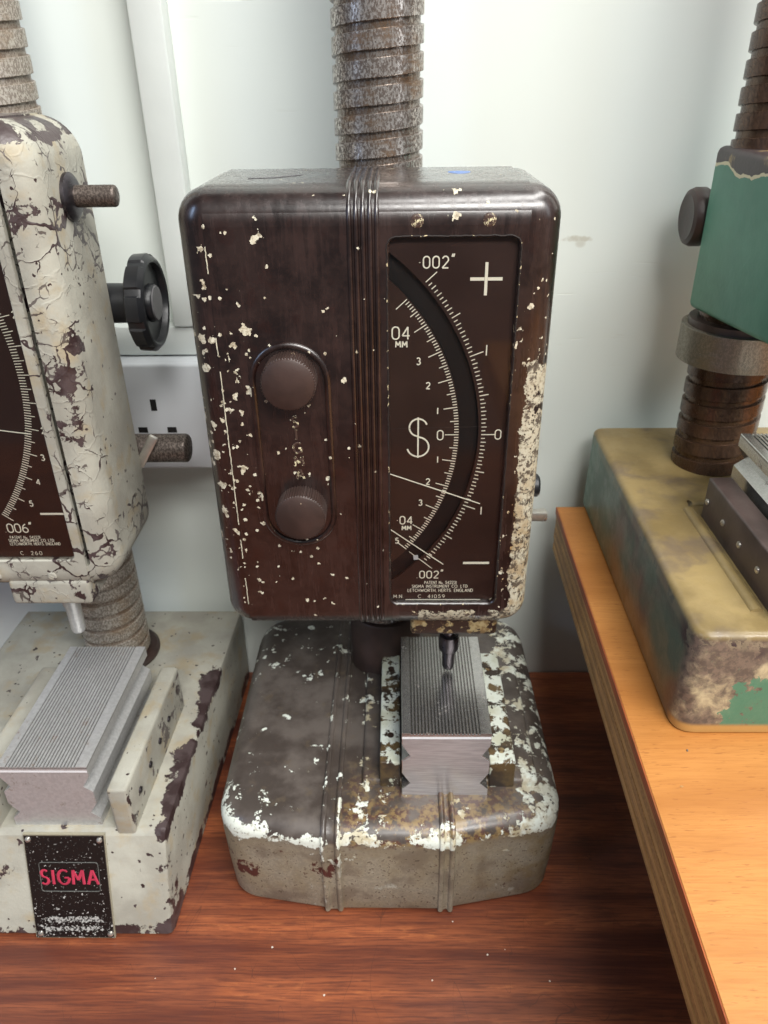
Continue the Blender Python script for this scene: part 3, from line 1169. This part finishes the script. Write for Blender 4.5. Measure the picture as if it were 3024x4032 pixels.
# head casing
WIN = (-.0042, .0562, .2080, .4115)
YF = .360
body, cov, CP = casing(main, -.1003, .0752, -.0865, .0598, YF, .438, .1905, .4320, WIN, 'casing')
ribs(cov, CP, -.0228, 5, .0031, 'casing')
random.seed(5)
for za, zb in ((.349, .262), (.252, .240), (.2265, .2085), (.4080, .3960), (.366, .357)):
    n = int((za - zb) / .0016) + 3
    pts = [(-.0867 + random.uniform(-.00015, .00015), YF - .0006, za + (zb - za) * k / (n - 1)) for k in range(n)]
    bm = bmesh.new(); tube(bm, pts, .00030, 5)
    obj('seam_filler', bm, 'caulk', cov)
lp_ = rrect(WIN[0] - .0002, WIN[1] + .0002, WIN[2] - .0002, WIN[3] + .0002, .0046, 6)
pts = []
for i, (x, z) in enumerate(lp_):
    x2, z2 = lp_[(i + 1) % len(lp_)]
    m = max(1, int(hypot(x2 - x, z2 - z) / .0012))
    for k in range(m):
        pts.append((x + (x2 - x) * k / m + random.uniform(-.00022, .00022), YF - .0007, z + (z2 - z) * k / m + random.uniform(-.00022, .00022)))
bm = bmesh.new(); tube(bm, pts, .00036, 5, close=True)
obj('window_seal', bm, 'crust', cov)
smesh = screw_mesh(.0031, 'letter')
for x, z in ((.0092, .4180), (.0414, .4182), (.0095, .2025), (.0400, .2020)):
    obj('screw', smesh, None, cov, at=(x, YF - .0009 + (.0006 if z > .4 else .0011), z))
# ink marks on the top of the casing
bm = bmesh.new(); tube(bm, [(-.070, .392, .4329), (-.058, .394, .4329), (-.046, .405, .4329)], .0006, 6, (2, .3))
obj('ink_mark', bm, 'blackcap', cov, label='dark grey scribble on top of the casing')
bm = revolve([(.4327, .0055), (.4329, .0052)], 24, lambda t, a, r: 1 + .1 * sin(3 * a), 'z', (.031, .410, 0))
obj('ink_mark', bm, 'blue', cov, label='small round blue mark on top of the casing')

# knob escutcheon on the left half
loop = rrect(-.0713, -.0342, .2505, .3620, .01845, 14)
bm = bmesh.new(); tube(bm, [(x, YF - .0007, z) for x, z in loop], .0016, 10, (1, .95), close=True)
obj('escutcheon_rim', bm, 'casing', cov)
for z in (.3463, .2728):
    r = .0131
    prof = [(.3600, r * .93), (.3590, r)] + [(.3590 - .00125 * k, r) for k in range(1, 10)] + [(.3474, r * .975), (.3470, r * .955), (.3464, r * .84), (.3457, r * .6), (.3452, r * .3), (.3451, r * .1)]
    def km(t, a, r): return 1 + (.022 * (1 if sin(56 * a) > 0 else -1) if .3476 < t < .3595 else 0)
    bm = revolve(prof, 256, km, 'y', (-.0522 if z > .3 else -.0510, 0, z))
    obj('knurled_knob', bm, 'bak_knob', cov)
zz = .3225
for ch, z in zip('SIGMA', (.3225, .3155, .3080, .3005, .2930)):
    bm = bmesh.new()
    lettering(bm, ch, -.0518 + (.3225 - z) * .03, z, .0056, lambda u, v: (u, YF - .0011, v), .00062)
    obj('raised_letter', bm, 'letter', cov)

# dial
YD = .3632
CX, CZ = -.0724, .3131
dial = thing('dial', '', '', (.026, YD, .31))
del dial['label']; del dial['category']
dial.parent = main
dial.location = Vector((.026, YD, .31)) - main.location
dial_plates(dial, WIN, YD, CX, CZ, .1045, .1142)
bm = bmesh.new()
for i in range(-40, 41):
    a = i * 1.05
    L = .0070 if i % 20 == 0 else (.0046 if i % 10 == 0 else (.0026 if i % 2 == 0 else .0020))
    rays(bm, CX, CZ, .1157, .1157 + L, a, .00022, YD)
obj('outer_scale', bm, 'ink', dial)
bm = bmesh.new()
for i in range(-50, 51):
    a = i * .84
    L = .0070 if i % 10 == 0 else (.0042 if i % 5 == 0 else .0022)
    rays(bm, CX, CZ, .1040 - L, .1040, a, .00021, YD)
obj('inner_scale', bm, 'ink', dial)


def dtext(parent, s, x, z, h, r, gap=.22, y=YD, left=False, sx=1.0, mat='ink', name='lettering'):
    bm = bmesh.new()
    lettering(bm, s, x, z, h, lambda u, v: (u, y - .0001, v), r * (1.25 if h > .0024 else .72), gap, left, sx)
    return obj(name, bm, mat, parent, angle=80)


dtext(dial, ':002"', .0185, .3995, .0052, .00026, .28)
dtext(dial, '.002"', .0183, .2262, .0048, .00026, .28)
dtext(dial, '04', .0020, .3665, .0060, .00028, .25)
dtext(dial, 'MM', .0022, .3610, .0030, .00026, .30)
dtext(dial, ':04', .0040, .2622, .0048, .00026, .25)
dtext(dial, 'MM', .0050, .2573, .0027, .00025, .30)
for s, x, z, h in (('3', .0106, .3524, .0034), ('2', .0155, .3398, .0033), ('1', .0206, .3263, .0033), ('0', .0222, .3129, .0052),
                   ('1', .0212, .2990, .0034), ('2', .0163, .2860, .0034), ('3', .0124, .2732, .0034), ('5', -.0003, .2490, .0034),
                   ('1', .0436, .3577, .0052), ('0', .0519, .3131, .0052), ('1', .0455, .2681, .0047)):
    dtext(dial, s, x, z, h, .00024, name='numeral')
bm = bmesh.new(); flat_box(bm, .0409, .0423, .3842, .3993, YD); flat_box(bm, .0342, .0408, .3910, .3925, YD); flat_box(bm, .0424, .0492, .3910, .3925, YD)
obj('plus_mark', bm, 'ink', dial)
bm = bmesh.new(); flat_box(bm, .0370, .0518, .2334, .2348, YD)
obj('minus_mark', bm, 'ink', dial)
# emblem: an S with an upright bar
bm = bmesh.new()
S1 = arc(.0109, .3172, .0046, .0048, 20, 262, 16) + arc(.0108, .3063, .0056, .0055, 80, -168, 18)
tube(bm, [(x, YD - .0001, z) for x, z in S1], .00045, 6, (1, .25))
obj('emblem', bm, 'ink', dial)
bm = bmesh.new(); flat_box(bm, .0104, .0112, .3002, .3228, YD - .0001, .0003)
obj('emblem_bar', bm, 'ink', dial)
dtext(dial, 'PATENT No. 542231', .0246, .2207, .0019, .00021, .26, sx=.80)
dtext(dial, 'SIGMA INSTRUMENT CO. LTD.', .0245, .2181, .0019, .00022, .26, sx=.915)
dtext(dial, 'LETCHWORTH, HERTS. ENGLAND', .0246, .2152, .0020, .00022, .26, sx=.92)
dtext(dial, 'M.N.', -.0024, .2110, .0023, .00020, .30, left=True)
dtext(dial, 'C. 41059', .0195, .2110, .0023, .00020, .42, sx=1.05)
# pointers
for (x0, z0), (x1, z1), r in (((-.0040, .2911), (.0445, .2729), .00032), ((-.0040, .2569), (.0257, .2338), .00028)):
    bm = bmesh.new(); tube(bm, [(x0, YD - .0009, z0), (x1, YD - .0009, z1)], r, 8)
    obj('pointer', bm, 'ink', dial)
bm = bmesh.new(); tube(bm, [(.0065, YD - .0006, .2421), (.0195, YD - .0006, .2308)], .00017, 6)
lp = obj('limit_pointer', bm, 'ink', dial)
bm = bxm(-.0013, .0013, -.0004, .0004, -.0013, .0013, 0, xf=Matrix.Rotation(radians(-8), 4, 'Y'))
obj('pointer_tip', bm, 'white', dial, at=(.0103, YD - .0009, .2384))
bm = bmesh.new(); tube(bm, [(-.0042, YD - .0003, .3166), (.0473, YD - .0003, .3178)], .00007, 4)
obj('hair_line', bm, 'bak_knob', dial)
bm = bmesh.new(); flat_box(bm, .0045, .0480, .2084, .2090, YD - .0002)
obj('lip_glint', bm, 'ink', dial)  # window's lower lip, its bright reflection drawn as a cream strip
bm = bxm(WIN[0] - .001, WIN[1] + .001, YF + .0006, YF + .0018, WIN[2] - .001, WIN[3] + .001, 0)
obj('glass_pane', bm, 'glass', dial)

# measuring head under the casing
bm = bxm(.0076, .0594, .3645, .4200, .1808, .1965, .0028, 4)
mb = obj('head_block', bm, 'block', main)
bm = revolve([(.1812, .0040), (.1600, .0040), (.1595, .0062), (.1500, .0066), (.1478, .0060), (.1470, .0042), (.1345, .0040), (.1322, .0033), (.1312, .0012)], 32, None, 'z', (.0332, .3925, 0))
obj('measuring_plunger', bm, 'darksteel', mb)

# ------------------------------------------------------------------ cream instrument on the left
left = thing('comparator', 'cream comparator with crackled peeling paint at the left edge of the bench', 'comparator', (-.2245, .42, 0), 'bench comparators')
sh = .034  # the base is turned a little
XF = Matrix(((1, sh, 0, -sh * .5), (0, 1, 0, 0), (0, 0, 1, 0), (0, 0, 0, 1)))


def sheared(bm): bmesh.ops.transform(bm, matrix=XF, verts=bm.verts); return bm


# base: sloped front face
bm = bmesh.new()
xl, xr = -.3240, -.1362
prof = [(.2905, .001), (.2880, .003), (.3075, .0715), (.3110, .0745), (.530, .0745), (.533, .0715), (.533, .002), (.531, .001)]
rows = []
for x, d in ((xl, .003), (xl + .003, 0), (xr - .003, 0), (xr - .0008, .0010), (xr, .003)):
    rows.append([(x, y + (d if y < .4 else -d), z - (d if z > .03 else 0)) for y, z in prof])
R_ = grid(bm, rows, close_u=True); bm.faces.new(R_[0]); bm.faces.new(R_[-1])
obj('base', sheared(bm), 'base_cream', left, angle=30)
# bosses and rails either side of the platen
CXL = -.2093 + .0065
for x0, x1 in ((-.1662, -.1540), (-.2515, -.2390)):
    bm = bxm(x0, x1, .3085, .418, .060, .1105, .0020, 3)
    rl = obj('guide_rail', sheared(bm), 'rail_cream', left)
for y in (.325, .345, .365, .385):
    bm = revolve([(-.1545, .0022), (-.1530, .0022), (-.1526, .0012)], 14, None, 'x', (.0, y, .092))
    obj('grub_screw', sheared(bm), 'darksteel', rl)
platen(left, -.2300, -.1762, .3130, .4220, .0745, .1250, 'steel_old', None, XF, 21)
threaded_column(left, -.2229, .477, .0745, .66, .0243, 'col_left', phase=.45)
bm = revolve([(.0743, .031), (.0765, .031), (.078, .029), (.078, .0247)], 40, None, 'z', (-.2229, .477, 0))
obj('column_collar', bm, 'bak_knob', left)
# nameplate on the sloped front
def npl(u, v):  # u along x, v = z
    t = v / .0745
    y = .2877 + (.3075 - .2880) * (v - .003) / .0685
    return (u, y, v)
bm = bmesh.new()
x0, x1 = -.2301, -.1797
fr_ = [npl(x0, .0012), npl(x1, .0012), npl(x1, .0735), npl(x0, .0735)]
a = [bm.verts.new((p[0], p[1] - .0010, p[2])) for p in fr_]; b = [bm.verts.new((p[0], p[1] + .0006, p[2])) for p in fr_]
bm.faces.new(a)
for i in range(4): bm.faces.new((a[i], a[(i + 1) % 4], b[(i + 1) % 4], b[i]))
npo = obj('nameplate', bm, 'np', left)
bm = bmesh.new()
fl = rrect(-.2225, -.1858, .0345, .0545, .0016, 4)
tube(bm, [(lambda p: (p[0], p[1] - .0011, p[2]))(npl(x, z)) for x, z in fl], .00028, 6, None, close=True)
obj('nameplate_outline', bm, 'np_line', npo)
bm = bmesh.new()
lettering(bm, 'SIGMA', -.2042, .0446, .0098, lambda u, v: (lambda p: (p[0], p[1] - .0014, p[2]))(npl(u, v)), .00095, .30, sx=.90)
obj('lettering', bm, 'red', npo)
for x, z in ((-.2273, .0700), (-.1832, .0696), (-.2270, .0042), (-.1826, .0042)):
    p = npl(x, z)
    bm = revolve([(p[1] - .0005, .0020), (p[1] - .0016, .0018), (p[1] - .0024, .0009)], 16, None, 'y', (p[0], 0, p[2]))
    obj('rivet', bm, 'chrome', npo)

# head
LY = .372
LW = (-.2480, -.1874, .2305, .4330)
lbody, lcov, LCP = casing(left, -.3440, -.1635, -.3300, -.1822, LY, .4395, .2100, .4595, LW, 'head_cream', R=.020, r=.013)
ribs(lcov, LCP, -.2720, 5, .0031, 'head_cream')
lsm = screw_mesh(.0028, 'head_cream')
for x, z in ((-.2038, .2200), (-.2367, .2198)):
    obj('screw', lsm, None, lcov, at=(x, LY - .0006, z))
ldial = bpy.data.objects.new('dial', None); COL.objects.link(ldial); ldial.parent = left
LD = LY + .0032
ldial.location = Vector((-.21, LD, .33)) - left.location
LCX, LCZ = -.3243, .3425
dial_plates(ldial, LW, LD, LCX, LCZ, .1040, .1140)
bm = bmesh.new()
for i in range(-60, 61):
    a = i * .66
    L = .0072 if i % 10 == 0 else (.0054 if i % 5 == 0 else .0035)
    rays(bm, LCX, LCZ, .1361 - .0072, .1361 - .0072 + L, a, .00018, LD)
obj('outer_scale', bm, 'ink', ldial)
for s, x, z in (('2', -.1893, .3737), ('2', -.1894, .3114), ('3', -.1934, .2955), ('4', -.1994, .2806), ('5', -.2066, .2669)):
    dtext(ldial, s, x, z, .0034, .00024, y=LD, name='numeral')
dtext(ldial, '.006"', -.2180, .2508, .0056, .00028, .22, y=LD)
dtext(ldial, 'PATENT No. 542231', -.2155, .2447, .0017, .00018, .26, y=LD, sx=.86)
dtext(ldial, 'SIGMA INSTRUMENT CO. LTD.', -.2122, .2425, .0018, .0002, .26, y=LD, sx=.80)
dtext(ldial, 'LETCHWORTH, HERTS. ENGLAND', -.2106, .2402, .0018, .0002, .26, y=LD, sx=.80)
dtext(ldial, 'C. 260', -.2145, .2338, .0024, .0002, .5, y=LD, sx=1.0)
bm = bmesh.new(); flat_box(bm, -.2030, -.1885, .2596, .2608, LD); obj('minus_mark', bm, 'ink', ldial)
bm = bmesh.new(); tube(bm, [(-.2470, LD - .0009, .3170), (-.1960, LD - .0009, .3098)], .00030, 8); obj('pointer', bm, 'ink', ldial)
bm = bxm(LW[0] - .001, LW[1] + .001, LY + .0006, LY + .0018, LW[2] - .001, LW[3] + .001, 0)
obj('glass_pane', bm, 'glass', ldial)
# under block and plunger
bm = bxm(-.2325, -.1835, .3720, .4250, .1985, .2160, .0028, 4)
lb = obj('head_block', bm, 'head_cream', left)
bm = revolve([(.1990, .0060), (.172, .0060), (.170, .0050), (.152, .0048), (.1495, .0040), (.1485, .0015)], 24, None, 'z', (-.2165, .410, 0))
obj('measuring_plunger', bm, 'steel_old', lb)
# rear arm, pins, handwheel
bm = bxm(-.2640, -.1925, .4400, .508, .225, .430, .005, 3)
arm = obj('clamp_arm', bm, 'head_cream', left)
bm = revolve([(-.1640, .0115), (-.1618, .0115), (-.1605, .0100), (-.1595, .0080)], 40, None, 'x', (0, .4085, .4235))
obj('pin_collar', bm, 'darksteel', left)
knurled(left, 'knurled_pin', 'x', (0, .4085, .4238), -.1615, -.1395, .0051, 'rust', 26, 10, .07)
bm = revolve([(-.1930, .0118), (-.1515, .0112), (-.1505, .0090)], 40, None, 'x', (0, .450, .3600))
hub = obj('handwheel_hub', bm, 'black', left)
def wm(t, a, r):
    return 1 + (.045 if (a * 9 / (2 * pi)) % 1 < .72 else 0) * (1 if r > .0235 and t < -.1425 else 0)
bm = revolve([(-.1520, .0120), (-.1520, .0240), (-.1508, .0262), (-.1435, .0266), (-.1418, .0262), (-.1408, .0252), (-.1405, .0240), (-.1412, .0228), (-.1445, .0220), (-.1450, .0130), (-.1448, .0110), (-.1420, .0106), (-.1412, .0100), (-.1408, .0060), (-.1408, .0010)], 180, wm, 'x', (0, .450, .3600))
wh = obj('handwheel', bm, 'black', left, angle=30)
bm = revolve([(-.1410, .0100), (-.1404, .0096), (-.1403, .002)], 40, None, 'x', (0, .450, .3600))
obj('handwheel_cap', bm, 'blackcap', wh)
knurled(left, 'knurled_pin', 'x', (0, .450, .2664), -.193, -.1345, .0092, 'rust', 44, 26, .02, .002)
bm = bxm(-.0030, .0030, -.0016, .0016, -.0135, .0110, .0012, 2, xf=Matrix.Rotation(radians(32), 4, 'Y'))
obj('locking_lever', bm, 'chrome', left, at=(-.1585, .4395, .2700))

# ------------------------------------------------------------------ plywood shelf board
board = thing('plywood_board', 'thick raised plywood board with beech veneer top on the right', 'board', (.35, .35, 0))
SHX = Matrix(((1, .0205, 0, -.0205 * .5), (0, 1, 0, 0), (0, 0, 1, 0), (0, 0, 0, 1)))


def bsh(bm): bmesh.ops.transform(bm, matrix=SHX, verts=bm.verts); return bm


random.seed(3)
zt = .189
th = [.0014, .0046, .0040, .0046, .0038, .0046, .0040, .0046, .0038, .0020]
z = zt
for i, h in enumerate(th):
    j = random.uniform(0, .0005)
    bm = bxm(.1207 + j, .75, -.20, .5080 - j, z - h + .00012, z, .00025, 1)
    mt = 'beech' if i == 0 else ('ply_a' if i % 2 == 0 else 'ply_b')
    obj('top_veneer' if i == 0 else 'ply', bsh(bm), mt, board)
    z -= h
bm = bxm(.1202, .1209, -.20, .5086, zt - .0060, zt - .0003, .0002, 1)
obj('edge_lipping', bsh(bm), 'lipping', board)
for y in (.05, .45):
    bm = bxm(.42, .70, y - .03, y + .03, 0.0, z, .002, 2)
    obj('support_block', bm, 'ply_b', board)

# ------------------------------------------------------------------ green instrument on the board
grn = thing('comparator', 'green enamelled comparator standing on the plywood board at right', 'comparator', (.206, .40, .189), 'bench comparators')
outl = round_poly([(.1365, .2775, .011), (.285, .2775, .011), (.285, .520, .010), (.1365, .520, .010)], 8)
lv = [(.1892, .0015), (.1900, .0003), (.192, 0)]
for k in range(0, 9):
    a = radians(90 * k / 8)
    lv.append((.2460 + .0040 * sin(a), .0010 + .0040 * (1 - cos(a))))
lv.append((.2502, .0065))
bm = stack(outl, lv)
SH3 = Matrix(((1, .022, .0, -.022 * .30), (0, 1, 0, 0), (0, 0, 1, 0), (0, 0, 0, 1)))
bmesh.ops.transform(bm, matrix=SH3, verts=bm.verts)
gb = obj('base', bm, 'gbase', grn, angle=45)
bm = bmesh.new(); tube(bm, [(.1712, .296, .2500), (.1712, .395, .2500), (.1745, .402, .2500), (.200, .404, .250)], .0032, 12, (2, .7))
obj('fillet_bead', bm, 'gbase', gb)
bm = bxm(.1762, .1895, .286, .3885, .248, .2752, .0013, 3)
gr = obj('guide_rail', bm, 'darkrail', grn)
for y in (.3832, .3598, .3374, .3143):
    bm = revolve([(.1764, .0019), (.1756, .0018), (.1750, .0009)], 14, None, 'x', (0, y, .2618))
    obj('grub_screw', bm, 'chrome', gr)
platen(grn, .1935, .2475, .292, .3990, .2495, .2970, 'steel_r', None, None, 19)
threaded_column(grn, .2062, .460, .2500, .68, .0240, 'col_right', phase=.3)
knurled(grn, 'knurled_ring', 'z', (.2062, .460, 0), .3415, .3220, .0325, 'ring', 150, 16, .014, .0012)
bm = revolve([(.3405, .029), (.3455, .029)], 40, None, 'z', (.2062, .460, 0))
obj('clamp_washer', bm, 'darkrail', grn)
bm = bxm(.1795, .2700, .360, .4765, .3520, .4385, .004, 4)
for v in bm.verts:
    if v.co.z < .40: v.co.z += (.4765 - v.co.y) * .088 - .004
ga = obj('clamp_arm', bm, 'green', grn, angle=40)
prof = [(.1980, .009), (.1890, .0095), (.1875, .0150), (.1845, .0168), (.1790, .0168), (.1762, .0155), (.1750, .0130), (.1756, .010), (.1760, .003)]
bm = revolve(prof, 48, None, 'x', (0, .4930, .3980))
obj('clamp_knob', bm, 'bak_knob', ga)
bm = bxm(.1945, .262, .4740, .5060, .360, .428, .003, 3)
obj('rear_lug', bm, 'green', ga)

# ------------------------------------------------------------------ crumbs
random.seed(11)


def crumb(name, x, y, z, s, mat, label, cat, grp=None, el=1.0):
    bm = bmesh.new()
    n = 7
    a0 = random.random() * 6
    ring = [(s * el * (.6 + .5 * random.random()) * cos(a0 + 2 * pi * k / n), s * (.5 + .5 * random.random()) * sin(a0 + 2 * pi * k / n)) for k in range(n)]
    lo = [bm.verts.new((u, v, 0)) for u, v in ring]
    hi = [bm.verts.new((u * .7, v * .7, s * .45)) for u, v in ring]
    for k in range(n): bm.faces.new((lo[k], lo[(k + 1) % n], hi[(k + 1) % n], hi[k]))
    bm.faces.new(hi); bm.faces.new(lo)
    o = obj(name, bm, mat, None, at=(x, y, z))
    tag(o, label, cat, grp)


for x, y in ((.0347, .2990), (.0548, .2778), (.1013, .4745), (-.0795, .2815), (.1068, .3694), (-.0446, .2529), (.066, .281), (.0905, .262),
             (-.148, .262), (-.1005, .268), (.020, .262), ):
    crumb('paint_flake', x, y, .0001, random.uniform(.0004, .0008), 'flake', 'tiny pale paint flake lying on the varnished mahogany bench top', 'paint flake', 'paint flakes on the bench top')
crumb('metal_shaving', .1397, .2665, .1891, .0010, 'grit', 'small grey metal shaving on the beech veneer of the board', 'shaving', el=.5)
crumb('wood_splinter', .1300, .2450, .1891, .0007, 'tanbead', 'tiny brown wood crumb near the board edge', 'wood crumb', el=1.6)
